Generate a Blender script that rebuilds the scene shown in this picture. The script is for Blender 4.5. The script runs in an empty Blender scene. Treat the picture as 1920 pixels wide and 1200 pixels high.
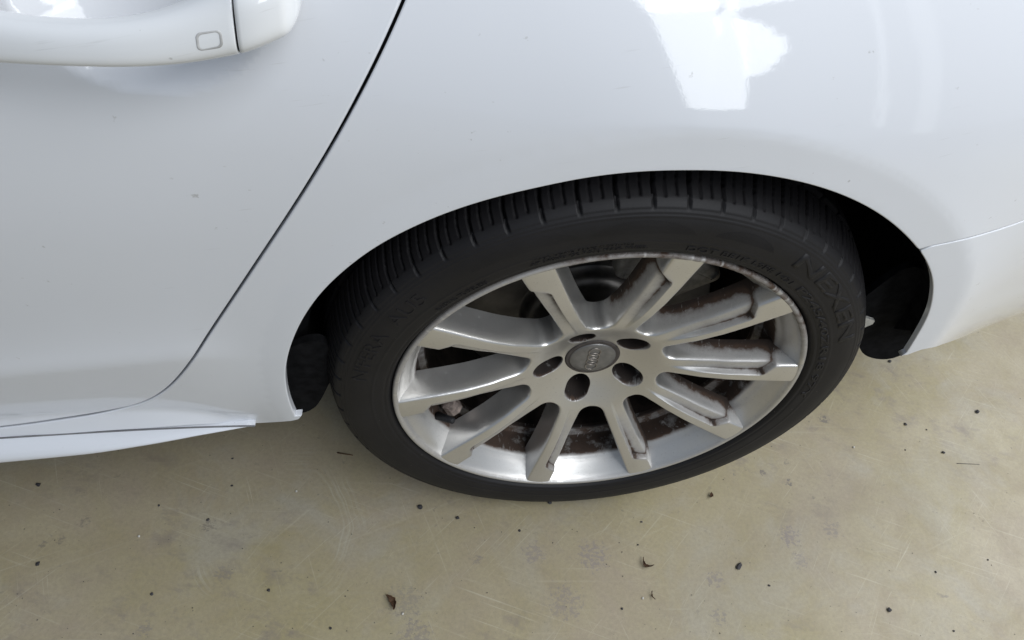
import bpy, bmesh, math, random
import numpy as np
from mathutils import Vector, Matrix
from mathutils.geometry import delaunay_2d_cdt

random.seed(7); np.random.seed(7)
SC = bpy.context.scene
C = SC.collection
R = math.radians

# ------------------------------------------------------------------ camera
CAM = np.array([-0.24484164, -0.47938837, 1.07671655])
CROT = (0.66509097, -0.12411918, -0.09170534)
FPX = 1440.0
cd = bpy.data.cameras.new('camera'); cam = bpy.data.objects.new('camera', cd); C.objects.link(cam)
cam.location = CAM; cam.rotation_euler = CROT
cd.sensor_fit = 'HORIZONTAL'; cd.sensor_width = 36.0; cd.lens = FPX / 1920 * 36.0
cd.clip_start = 0.02; cd.clip_end = 200
SC.camera = cam

# ------------------------------------------------------------------ light
w = bpy.data.worlds.new('World'); SC.world = w; w.use_nodes = True
bg = w.node_tree.nodes['Background']
bg.inputs[0].default_value = (0.70, 0.82, 1.0, 1); bg.inputs[1].default_value = 0.33

def area(name, loc, target, sx, sy, power, col):
    l = bpy.data.lights.new(name, 'AREA'); l.shape = 'RECTANGLE'; l.size = sx; l.size_y = sy
    l.energy = power; l.color = col
    o = bpy.data.objects.new(name, l); C.objects.link(o)
    o.location = loc
    o.rotation_euler = (Vector(target) - Vector(loc)).to_track_quat('-Z', 'Y').to_euler()
    return o
def lamp(name, az, el, dist, sx, sy, radiance, col, target=(0.05, 0.0, 0.75)):
    """az from straight out of the car side towards its tail, el above the horizon"""
    a, e = R(az), R(el)
    loc = (target[0] + dist * math.sin(a) * math.cos(e), target[1] - dist * math.cos(a) * math.cos(e), target[2] + dist * math.sin(e))
    return area(name, loc, target, sx, sy, radiance * math.pi * sx * sy, col)
lamp('sky_opening_light', 40, 52, 4.4, 3.2, 2.6, 5.35, (0.95, 0.972, 1.0))
lamp('bright_opening_light', 22.0, 25, 4.0, 0.60, 1.9, 6.0, (0.93, 0.97, 1.0))
for k, hgt in enumerate((0.92, 0.88, 0.78, 0.58, 0.30)):
    lamp('bright_opening_edge_light', 26.3 + 0.62 + 1.18 * k, 26.5, 4.0, 0.0815, hgt, 6.0, (0.93, 0.97, 1.0))
lamp('narrow_opening_light', 43, 17, 4.0, 0.07, 2.4, 1.3, (0.93, 0.97, 1.0))
lamp('corner_opening_light', 49, 15, 4.0, 0.20, 2.6, 0.7, (0.93, 0.97, 1.0))
lamp('rear_opening_light', 101, 33, 4.4, 2.8, 2.2, 7.4, (0.98, 0.985, 0.98))
SC.view_settings.view_transform = 'Standard'; SC.view_settings.look = 'None'
SC.view_settings.exposure = 0.0; SC.view_settings.gamma = 1.0
SC.view_settings.use_curve_mapping = False

# ------------------------------------------------------------------ helpers
def rotm(a):
    rx, ry, rz = a
    cx, sx, cy, sy, cz, sz = math.cos(rx), math.sin(rx), math.cos(ry), math.sin(ry), math.cos(rz), math.sin(rz)
    X = np.array([[1, 0, 0], [0, cx, -sx], [0, sx, cx]]); Y = np.array([[cy, 0, sy], [0, 1, 0], [-sy, 0, cy]])
    Z = np.array([[cz, -sz, 0], [sz, cz, 0], [0, 0, 1]])
    return Z @ Y @ X
RM = rotm(CROT)
def rays(uv):
    uv = np.atleast_2d(np.array(uv, float))
    return np.stack([(uv[:, 0] - 960) / FPX, -(uv[:, 1] - 600) / FPX, -np.ones(len(uv))], 1) @ RM.T
def on_ground(u, v, z=0.0):
    d = rays([(u, v)])[0]; return CAM + d * ((z - CAM[2]) / d[2])
def on_surface(uv, F):
    """where the sight lines through these picture points meet the body surface y = F(x, z)"""
    d = rays(uv); ys = np.linspace(-0.06, 0.24, 601); out = []
    for q in d:
        P = CAM + q[None, :] * ((ys - CAM[1]) / q[1])[:, None]
        gap = F(P[:, 0], P[:, 2]) - ys
        k = np.where((gap[:-1] > 0) & (gap[1:] <= 0))[0]
        if len(k): k = k[0]; y = ys[k] + (ys[k + 1] - ys[k]) * gap[k] / (gap[k] - gap[k + 1])
        else: y = ys[np.argmin(np.abs(gap))]
        p = CAM + q * ((y - CAM[1]) / q[1]); out.append((p[0], p[2]))
    return np.array(out)
def sm(x):
    x = np.clip(x, 0, 1); return x * x * (3 - 2 * x)
def softplus(x, k):
    return k * np.logaddexp(0, np.asarray(x) / k)
def smin(a, b, k):
    h = np.clip(0.5 + 0.5 * (b - a) / k, 0, 1); return b * (1 - h) + a * h - k * h * (1 - h)
def smax(a, b, k): return -smin(-a, -b, k)
def catmull(P, step):
    P = np.array(P, float); Q = np.vstack([2 * P[0] - P[1], P, 2 * P[-1] - P[-2]]); out = []
    for i in range(1, len(Q) - 2):
        p0, p1, p2, p3 = Q[i - 1:i + 3]; n = max(2, int(np.linalg.norm(p2 - p1) / step * 3))
        for t in np.linspace(0, 1, n, endpoint=False):
            out.append(0.5 * (2 * p1 + (p2 - p0) * t + (2 * p0 - 5 * p1 + 4 * p2 - p3) * t * t + (3 * p1 - p0 - 3 * p2 + p3) * t ** 3))
    out.append(P[-1]); out = np.array(out)
    s = np.r_[0, np.cumsum(np.linalg.norm(np.diff(out, axis=0), axis=1))]
    n = max(2, int(s[-1] / step)); q = np.linspace(0, s[-1], n + 1)
    return np.stack([np.interp(q, s, out[:, k]) for k in range(2)], 1)

def mesh_obj(name, V, F, mat, parent=None, normals=None, smooth=True, attr=None):
    me = bpy.data.meshes.new(name); me.from_pydata([tuple(v) for v in V], [], [tuple(f) for f in F])
    me.validate()
    if smooth: me.polygons.foreach_set('use_smooth', [True] * len(me.polygons))
    me.update()
    if normals is not None: me.normals_split_custom_set_from_vertices([tuple(n) for n in normals])
    if attr is not None:
        for k, a in attr.items():
            at = me.attributes.new(k, 'FLOAT', 'POINT'); at.data.foreach_set('value', np.asarray(a, np.float32))
    if mat: me.materials.append(mat)
    o = bpy.data.objects.new(name, me); C.objects.link(o)
    if parent: o.parent = parent
    return o
def empty(name, loc=(0, 0, 0), parent=None):
    o = bpy.data.objects.new(name, None); C.objects.link(o); o.location = loc; o.empty_display_size = 0.05
    if parent: o.parent = parent
    return o
def tag(o, label=None, cat=None, group=None, kind=None):
    for k, v in (('label', label), ('category', cat), ('group', group), ('kind', kind)):
        if v: o[k] = v
    return o
def grid_faces(n, m, closed_m=False, closed_n=False, off=0):
    F = []
    for i in range(n if closed_n else n - 1):
        i2 = (i + 1) % n
        for j in range(m if closed_m else m - 1):
            j2 = (j + 1) % m
            F.append((off + i * m + j, off + i * m + j2, off + i2 * m + j2, off + i2 * m + j))
    return F
def lathe(prof, n, a0=0, a1=360, cx=0, cz=0):
    """prof: (r, y) pairs; turns about the y axis"""
    full = abs(a1 - a0 - 360) < 1e-6
    A = np.radians(np.linspace(a0, a1, n, endpoint=not full)); V = []
    for (r, y) in prof:
        V += [(cx + r * math.cos(a), y, cz + r * math.sin(a)) for a in A]
    return V, grid_faces(len(prof), n, closed_m=full)
def refine(prof, step):
    return catmull(prof, step)

# ------------------------------------------------------------------ materials
def mat(name):
    m = bpy.data.materials.new(name); m.use_nodes = True
    nt = m.node_tree; b = nt.nodes['Principled BSDF']
    return m, nt, b
def N(nt, t, **kw):
    n = nt.nodes.new(t)
    for k, v in kw.items():
        if k in ('_in',):
            for kk, vv in v.items(): n.inputs[kk].default_value = vv
        else: setattr(n, k, v)
    return n
def L(nt, a, ao, b, bi): nt.links.new(a.outputs[ao], b.inputs[bi])
def ramp(nt, pts):
    r = nt.nodes.new('ShaderNodeValToRGB'); e = r.color_ramp.elements
    while len(e) < len(pts): e.new(0.5)
    for k, (p, c) in enumerate(pts):
        e[k].position = p; e[k].color = c if len(c) == 4 else (*c, 1)
    return r
def mixc(nt, fac, a, b, blend='MIX'):
    m = nt.nodes.new('ShaderNodeMix'); m.data_type = 'RGBA'; m.blend_type = blend
    for s, v in ((0, fac), (6, a), (7, b)):
        if hasattr(v, 'links') or hasattr(v, 'is_linked'): nt.links.new(v, m.inputs[s])
        elif isinstance(v, (int, float)): m.inputs[s].default_value = v
        else: m.inputs[s].default_value = (*v, 1)
    return m.outputs[2]
def math_n(nt, op, a, b=None, clamp=False):
    m = nt.nodes.new('ShaderNodeMath'); m.operation = op; m.use_clamp = clamp
    for s, v in ((0, a), (1, b)):
        if v is None: continue
        if isinstance(v, (int, float)): m.inputs[s].default_value = v
        else: nt.links.new(v, m.inputs[s])
    return m.outputs[0]
def coords(nt, scale=(1, 1, 1), rot=(0, 0, 0), loc=(0, 0, 0)):
    t = nt.nodes.new('ShaderNodeTexCoord'); out = t.outputs['Object']
    for kw in ({'Rotation': rot, 'Location': loc}, {'Scale': scale}):
        mp = nt.nodes.new('ShaderNodeMapping')
        for k, v in kw.items(): mp.inputs[k].default_value = v
        nt.links.new(out, mp.inputs['Vector']); out = mp.outputs[0]
    return out
def noise(nt, vec, scale, detail=4, rough=0.55, dist=0.0):
    n = nt.nodes.new('ShaderNodeTexNoise'); n.inputs['Scale'].default_value = scale; n.inputs['Detail'].default_value = detail
    n.inputs['Roughness'].default_value = rough; n.inputs['Distortion'].default_value = dist
    nt.links.new(vec, n.inputs['Vector']); return n.outputs[0]
def maprange(nt, v, a, b, c=0.0, d=1.0):
    m = nt.nodes.new('ShaderNodeMapRange'); nt.links.new(v, m.inputs[0])
    for i, x in zip((1, 2, 3, 4), (a, b, c, d)): m.inputs[i].default_value = x
    return m.outputs[0]
def bump(nt, b, h, strength, dist):
    bp = nt.nodes.new('ShaderNodeBump'); bp.inputs['Strength'].default_value = strength; bp.inputs['Distance'].default_value = dist
    nt.links.new(h, bp.inputs['Height']); nt.links.new(bp.outputs[0], b.inputs['Normal'])

def paint(name, col=(0.702, 0.720, 0.757), dust=1.0):
    m, nt, b = mat(name)
    v = coords(nt)
    big = noise(nt, v, 5.0, 3)
    c1 = mixc(nt, maprange(nt, big, 0.35, 0.7, 0, 0.25), col, tuple(x * 0.94 for x in col))
    # small scuffs and specks of dirt
    sp = noise(nt, coords(nt, (1, 1, 1.4)), 90.0, 3, 0.6)
    spm = maprange(nt, sp, 0.715, 0.77, 0, 0.5 * dust)
    c2 = mixc(nt, spm, c1, (0.30, 0.29, 0.27))
    sc = noise(nt, coords(nt, (9, 9, 170), (0, R(12), 0)), 2.2, 2, 0.5)
    scm = math_n(nt, 'MULTIPLY', maprange(nt, sc, 0.69, 0.76, 0, 0.35 * dust), maprange(nt, big, 0.47, 0.60))
    c3 = mixc(nt, scm, c2, (0.42, 0.41, 0.40))
    nt.links.new(c3, b.inputs['Base Color'])
    b.inputs['Roughness'].default_value = 0.42
    b.inputs['Coat Weight'].default_value = 1.0; b.inputs['Coat Roughness'].default_value = 0.035; b.inputs['Coat IOR'].default_value = 1.5
    b.inputs['Specular IOR Level'].default_value = 0.3
    op = noise(nt, v, 420.0, 2)
    bp = nt.nodes.new('ShaderNodeBump'); bp.inputs['Strength'].default_value = 0.03; bp.inputs['Distance'].default_value = 0.0006
    nt.links.new(op, bp.inputs['Height']); nt.links.new(bp.outputs[0], b.inputs['Coat Normal'])
    return m
M = {}
M['paint'] = paint('white_paint')
M['handle'] = paint('handle_paint', (0.72, 0.735, 0.75), 1.0)
def plain(name, col, rough, metal=0.0, spec=0.5, nscale=60, namp=0.25, bmp=0.0):
    m, nt, b = mat(name)
    n = noise(nt, coords(nt), nscale, 4)
    c = mixc(nt, maprange(nt, n, 0.3, 0.7), tuple(x * (1 - namp) for x in col), tuple(min(1, x * (1 + namp)) for x in col))
    nt.links.new(c, b.inputs['Base Color']); b.inputs['Roughness'].default_value = rough
    b.inputs['Metallic'].default_value = metal; b.inputs['Specular IOR Level'].default_value = spec
    if bmp: bump(nt, b, n, bmp, 0.001)
    return m
M['black_plastic'] = plain('black_plastic', (0.012, 0.012, 0.014), 0.55, 0, 0.35, 40, 0.4)
M['liner'] = plain('felt_liner', (0.010, 0.010, 0.011), 0.95, 0, 0.05, 80, 0.4)
M['backing'] = plain('gap_black', (0.010, 0.010, 0.010), 0.8, 0, 0.2)
M['disc'] = plain('brake_disc_metal', (0.16, 0.15, 0.14), 0.45, 0.9, 0.5, 25, 0.35)
M['caliper'] = plain('caliper_metal', (0.24, 0.225, 0.20), 0.6, 0.3, 0.4, 90, 0.35, 0.3)
M['cap'] = plain('cap_grey', (0.20, 0.195, 0.19), 0.42, 0.55, 0.5, 120, 0.15)
M['capline'] = plain('cap_groove', (0.07, 0.06, 0.055), 0.7, 0.2, 0.4, 150, 0.3)
M['ring'] = plain('ring_metal', (0.30, 0.27, 0.24), 0.38, 0.7, 0.5, 200, 0.3)
M['bolt'] = plain('bolt_grey', (0.10, 0.095, 0.09), 0.6, 0.2, 0.5, 200, 0.3)
M['gap_plate'] = plain('gap_plate_pale', (0.55, 0.54, 0.50), 0.6, 0, 0.4)
M['underbody'] = plain('underbody_black', (0.02, 0.02, 0.02), 0.85, 0, 0.2)

def alloy(name):
    m, nt, b = mat(name)
    v = coords(nt)
    a = nt.nodes.new('ShaderNodeAttribute'); a.attribute_name = 'dirt'
    oi = nt.nodes.new('ShaderNodeObjectInfo')
    n1 = noise(nt, v, 70, 5, 0.65); n2 = noise(nt, v, 420, 3, 0.6); n3 = noise(nt, v, 18, 3)
    base = mixc(nt, n3, (0.60, 0.59, 0.57), (0.66, 0.65, 0.63))
    d = math_n(nt, 'MULTIPLY', a.outputs['Fac'], maprange(nt, n1, 0.25, 0.62, 0.52, 1.2))
    d = math_n(nt, 'MULTIPLY', d, maprange(nt, n3, 0.3, 0.65, 0.75, 1.1))
    d = math_n(nt, 'MULTIPLY', d, maprange(nt, oi.outputs['Random'], 0, 1, 0.75, 1.1))
    d = math_n(nt, 'ADD', d, maprange(nt, n2, 0.60, 0.78, 0, 0.25), True)
    scr = noise(nt, coords(nt, (22, 22, 260), (0, R(35), 0)), 3, 2)
    d = math_n(nt, 'MULTIPLY', d, maprange(nt, scr, 0.67, 0.73, 1.0, 0.6), True)
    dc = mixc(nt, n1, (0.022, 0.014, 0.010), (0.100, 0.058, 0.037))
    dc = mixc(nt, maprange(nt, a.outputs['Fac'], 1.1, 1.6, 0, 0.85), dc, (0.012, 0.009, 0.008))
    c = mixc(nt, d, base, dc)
    nt.links.new(c, b.inputs['Base Color'])
    nt.links.new(maprange(nt, d, 0, 0.7, 0.85, 0.05), b.inputs['Metallic'])
    nt.links.new(maprange(nt, d, 0, 0.7, 0.30, 0.8), b.inputs['Roughness'])
    b.inputs['Coat Weight'].default_value = 0.25; b.inputs['Coat Roughness'].default_value = 0.2
    bump(nt, b, n2, 0.025, 0.0004)
    return m
M['alloy'] = alloy('silver_alloy')

def rubber(name, col, lum=0.3):
    m, nt, b = mat(name)
    v = coords(nt)
    n1 = noise(nt, v, 14, 4, 0.6); n2 = noise(nt, v, 320, 3, 0.6)
    c = mixc(nt, maprange(nt, n1, 0.3, 0.72), tuple(x * 0.75 for x in col), tuple(x * 1.3 for x in col))
    sp = noise(nt, v, 210, 1)
    c = mixc(nt, maprange(nt, sp, 0.80, 0.83, 0, 0.5), c, (0.16, 0.14, 0.12))
    nt.links.new(c, b.inputs['Base Color'])
    b.inputs['Roughness'].default_value = 0.60; b.inputs['Specular IOR Level'].default_value = 0.34
    bump(nt, b, n2, 0.25, 0.0005)
    return m
M['rubber'] = rubber('tyre_rubber', (0.0088, 0.0082, 0.0094))
M['letter'] = rubber('lettering_rubber', (0.0100, 0.0094, 0.0106))

def floor_mat():
    m, nt, b = mat('coated_concrete')
    v = coords(nt)
    warp = N(nt, 'ShaderNodeTexNoise'); warp.inputs['Scale'].default_value = 5; nt.links.new(v, warp.inputs['Vector'])
    big = noise(nt, v, 3.6, 8, 0.66, 0.6); mid = noise(nt, v, 13, 9, 0.72, 0.4); fine = noise(nt, v, 190, 4, 0.7)
    c = mixc(nt, maprange(nt, big, 0.36, 0.64), (0.328, 0.282, 0.152), (0.345, 0.290, 0.210))
    c = mixc(nt, maprange(nt, mid, 0.38, 0.70, 0, 0.65), c, (0.405, 0.358, 0.238))
    c = mixc(nt, maprange(nt, noise(nt, coords(nt, loc=(3, 1, 0)), 6.5, 5, 0.65, 0.5), 0.50, 0.68, 0, 0.75), c, (0.375, 0.345, 0.275))
    c = mixc(nt, maprange(nt, fine, 0.35, 0.7, 0, 0.30), c, (0.16, 0.145, 0.11))
    # worn pale scratches in several directions
    def scratch(rot, sx, sy, lo, hi, amt, sc=1.0, dist=0.3, loc=(0, 0, 0)):
        s = noise(nt, coords(nt, (sx, sy, 1), (0, 0, rot), loc), sc, 3, 0.55, dist)
        s2 = noise(nt, coords(nt, (1, 1, 1), loc=(loc[0] + 5, 2, 0)), 7, 3)
        return math_n(nt, 'MULTIPLY', maprange(nt, s, lo, hi, 0, amt), maprange(nt, s2, 0.44, 0.60))
    for k, (ro, sx, sy, lo, hi, am) in enumerate([(0.4, 5, 260, 0.61, 0.70, 0.42), (-0.75, 6, 300, 0.63, 0.71, 0.45), (1.25, 7, 320, 0.64, 0.72, 0.42),
                                                  (0.05, 3, 170, 0.62, 0.74, 0.22), (-0.35, 4, 150, 0.62, 0.76, 0.25), (2.2, 8, 380, 0.65, 0.72, 0.42)]):
        c = mixc(nt, scratch(ro, sx, sy, lo, hi, am, 1.0, 0.35, (k * 1.7, k * 0.9, 0)), c, (0.52, 0.48, 0.37))
    # a swirl of arcs rubbed by a turning tyre
    for (cx, cy, r0, r1) in ((-0.40, -0.02, 0.105, 0.160),):
        vv = N(nt, 'ShaderNodeVectorMath', operation='DISTANCE'); nt.links.new(v, vv.inputs[0]); vv.inputs[1].default_value = (cx, cy, 0)
        dd = math_n(nt, 'ADD', vv.outputs['Value'], math_n(nt, 'MULTIPLY', noise(nt, v, 8, 2), 0.05))
        band = math_n(nt, 'MULTIPLY', maprange(nt, dd, r0, r0 + 0.012), maprange(nt, dd, r1, r1 - 0.02))
        lines = N(nt, 'ShaderNodeTexNoise', noise_dimensions='1D'); lines.inputs['Scale'].default_value = 240; lines.inputs['Detail'].default_value = 2
        nt.links.new(dd, lines.inputs['W'])
        s = math_n(nt, 'MULTIPLY', band, maprange(nt, lines.outputs[0], 0.45, 0.68, 0, 0.5))
        s = math_n(nt, 'MULTIPLY', s, maprange(nt, noise(nt, coords(nt, loc=(1.3, 0.4, 0)), 9, 2), 0.48, 0.62))
        c = mixc(nt, s, c, (0.46, 0.44, 0.35))
    # tyre-rubber and oil marks
    st = noise(nt, coords(nt, (1, 1.6, 1), (0, 0, 0.3)), 20, 5, 0.7, 0.2); stm = noise(nt, coords(nt, loc=(2.1, 0.7, 0)), 4.2, 3)
    s = math_n(nt, 'MULTIPLY', maprange(nt, st, 0.52, 0.68, 0, 0.6), maprange(nt, stm, 0.47, 0.60))
    c = mixc(nt, s, c, (0.19, 0.16, 0.145))
    st2 = noise(nt, coords(nt, (1, 1.3, 1), loc=(7, 3, 0)), 46, 3, 0.6)
    s = math_n(nt, 'MULTIPLY', maprange(nt, st2, 0.665, 0.72, 0, 0.5), maprange(nt, mid, 0.45, 0.58))
    c = mixc(nt, s, c, (0.13, 0.115, 0.105))
    # darker scuffed spots where shoes and tyres left marks
    sharp = noise(nt, coords(nt, (1, 1.25, 1), (0, 0, 0.2), (5, 2, 0)), 150, 6, 0.74, 0.2)
    for (u, v_, rad, amt, col) in ((1545, 787, .022, .75, (0.15, 0.135, 0.12)), (1480, 905, .014, .8, (0.14, 0.125, 0.115)), (1430, 887, .014, .7, (0.15, 0.13, 0.12)), (1375, 887, .013, .6, (0.17, 0.15, 0.13)),
                                  (1475, 868, .012, .5, (0.17, 0.15, 0.13)), (1555, 890, .010, .5, (0.17, 0.15, 0.13)), (1480, 1005, .040, .6, (0.21, 0.18, 0.185)), (1560, 992, .035, .5, (0.20, 0.175, 0.17)),
                                  (1110, 1042, .055, .55, (0.22, 0.19, 0.195)), (1000, 1038, .040, .5, (0.22, 0.19, 0.19)), (1340, 1085, .030, .5, (0.20, 0.175, 0.18)), (1060, 1130, .060, .5, (0.21, 0.18, 0.18)),
                                  (1350, 1155, .030, .5, (0.20, 0.18, 0.175)), (1500, 1050, .030, .45, (0.21, 0.185, 0.19)), (160, 978, .018, .5, (0.15, 0.13, 0.115)), (390, 985, .022, .5, (0.15, 0.13, 0.115)),
                                  (115, 1012, .014, .5, (0.15, 0.13, 0.115)), (80, 1022, .012, .5, (0.15, 0.13, 0.115)), (895, 1048, .020, .5, (0.19, 0.165, 0.155)), (760, 1130, .060, .4, (0.20, 0.18, 0.165)), (780, 1190, .05, .5, (0.19, 0.165, 0.165)), (270, 1180, .025, .45, (0.19, 0.17, 0.165)), (420, 1075, .030, .4, (0.19, 0.17, 0.165))):
        p_ = on_ground(u, v_)
        vv = N(nt, 'ShaderNodeVectorMath', operation='DISTANCE'); nt.links.new(v, vv.inputs[0]); vv.inputs[1].default_value = (p_[0], p_[1], 0)
        near_ = maprange(nt, vv.outputs['Value'], rad, rad * 0.25, -0.25, 0.062)
        s = maprange(nt, math_n(nt, 'ADD', sharp, near_), 0.52, 0.585, 0, amt * 1.05)
        c = mixc(nt, s, c, col)
    gr = noise(nt, coords(nt, loc=(9, 1, 0)), 150, 2, 0.5)
    c = mixc(nt, maprange(nt, gr, 0.745, 0.78, 0, 0.7), c, (0.06, 0.052, 0.05))
    pore = noise(nt, coords(nt, loc=(4, 4, 0)), 700, 3, 0.7)
    c = mixc(nt, maprange(nt, pore, 0.30, 0.72, 0, 0.35), c, mixc(nt, 0.5, c, (0.12, 0.10, 0.075)))
    nt.links.new(c, b.inputs['Base Color'])
    nt.links.new(maprange(nt, mid, 0.3, 0.7, 0.52, 0.36), b.inputs['Roughness'])
    b.inputs['Specular IOR Level'].default_value = 0.40
    bump(nt, b, math_n(nt, 'ADD', fine, math_n(nt, 'MULTIPLY', mid, 2.0)), 0.10, 0.0015)
    return m
M['floor'] = floor_mat()

# ------------------------------------------------------------------ setting: the garage floor
g = 14.0
o = mesh_obj('floor', [(-g, -g, 0), (g, -g, 0), (g, g, 0), (-g, g, 0)], [(0, 1, 2, 3)], M['floor'])
tag(o, kind='structure', label='worn coated concrete parking floor')

# ------------------------------------------------------------------ the car
HZ = 0.318
car = empty('car'); tag(car, 'white car seen at its rear wheel arch and rear door', 'car')

# --- body side surface y = f(x, z)
TA = np.array([-40, -10, 0, 6, 12, 19, 26, 35, 41, 50, 63, 77, 91, 111, 125, 136, 149, 162, 170, 180, 186, 200, 230])
TR = np.array([.345, .350, .355, .3585, .362, .3666, .3743, .3777, .3761, .3710, .3654, .3590, .3535, .3525, .3590, .3637, .3653, .3640, .3638, .3610, .3590, .353, .345])
_ta = np.linspace(-40, 230, 541); _tr = np.interp(_ta, TA, TR)
for _ in range(40): _tr[1:-1] = 0.25 * _tr[:-2] + 0.5 * _tr[1:-1] + 0.25 * _tr[2:]
def arch_r(th):
    th = np.where(th < -130, th + 360, th)
    return np.interp(th, _ta, _tr)
def crease_z(x): return 0.4115 + 0.19 * (x + 0.40)
YLIP = -0.006
def above(x, z):
    y = np.where(z > 0.56, 0.004 + 0.62 * (z - 0.56) ** 2 + 1.0 * np.clip(z - 0.66, 0, 1) ** 2, 0.004 + 0.30 * (z - 0.56) ** 2)
    return y
def Ybase(x, z):
    x = np.asarray(x, float); z = np.asarray(z, float)
    wgt = sm((-0.335 - x) / 0.13)
    c = crease_z(x)
    ya = above(x, z) - 0.016 * wgt * np.exp(-np.clip(z - c, -0.02, 1) / 0.045)
    yc = above(x, c) - 0.016 * wgt
    yb = yc + (0.075 * wgt + 0.03) * (c - z) - (1 - wgt) * 0.004
    y = smax(ya, yb, 0.004)
    # tail of the car turns in
    xt = np.clip(x - 0.12, 0, None)
    y = y + np.where(xt < 0.32, 0.42 * xt ** 2, 0.42 * 0.32 ** 2 + 0.27 * (xt - 0.32))
    y = y + np.where(x > 0.1, 0.75 * np.clip(0.45 - z, 0, 1) ** 2, 0)
    return y
def with_flare(y, x, z):
    r = np.hypot(x, z - HZ); th = np.degrees(np.arctan2(z - HZ, x))
    thp = np.where(th < -130, th + 360, th)
    s = r - arch_r(th)
    wid = np.interp(thp, [0, 20, 35, 50, 70, 91, 110, 125, 150, 186], [0.030, 0.034, 0.037, 0.037, 0.034, 0.037, 0.032, 0.030, 0.028, 0.022])
    k = np.interp(thp, [0, 20, 40, 90, 108, 125, 150, 186], [0.006, 0.004, 0.0022, 0.0022, 0.006, 0.012, 0.012, 0.008])
    Lf = np.interp(thp, [0, 40, 90, 130, 186], [0.085, 0.065, 0.055, 0.07, 0.05])
    m = np.exp(-softplus(s - wid, k) / Lf)
    return y + (YLIP + 0.10 * np.clip(s, 0, wid) - y) * m
def Ybody0(x, z): return with_flare(Ybase(x, z), np.asarray(x, float), np.asarray(z, float))
_zr = on_surface([(-260, 802), (0, 785), (140, 774), (270, 766), (340, 768), (400, 775), (480, 789), (560, 800)], Ybody0)
_zx = np.linspace(_zr[0, 0] - 0.2, _zr[-1, 0], 400); _zz = np.interp(_zx, _zr[:, 0], _zr[:, 1])
for _ in range(400): _zz[1:-1] = 0.25 * _zz[:-2] + 0.5 * _zz[1:-1] + 0.25 * _zz[2:]
def zrock(x): return np.interp(x, _zx, _zz)
def Ybody(x, z):
    x = np.asarray(x, float); z = np.asarray(z, float)
    y0 = Ybody0(x, z); zr = zrock(x)
    yr = Ybody0(x, zr) + 0.48 * (z - zr)
    f = sm((-0.380 - x) / 0.09)
    return y0 * (1 - f) + smin(y0, yr, 0.003) * f
CUP = (-0.420, 0.766, 0.084, 0.060)
def Ydoor(x, z):
    q = np.sqrt(((x - CUP[0]) / CUP[2]) ** 2 + ((z - CUP[1]) / CUP[3]) ** 2)
    return Ybody(x, z) + 0.033 * softplus(1 - q * q, 0.022)
def normals_of(F, x, z, e=8e-4):
    fx = (F(x + e, z) - F(x - e, z)) / (2 * e); fz = (F(x, z + e) - F(x, z - e)) / (2 * e)
    n = np.stack([fx, -np.ones_like(fx), fz], 1); return n / np.linalg.norm(n, axis=1)[:, None]

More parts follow.
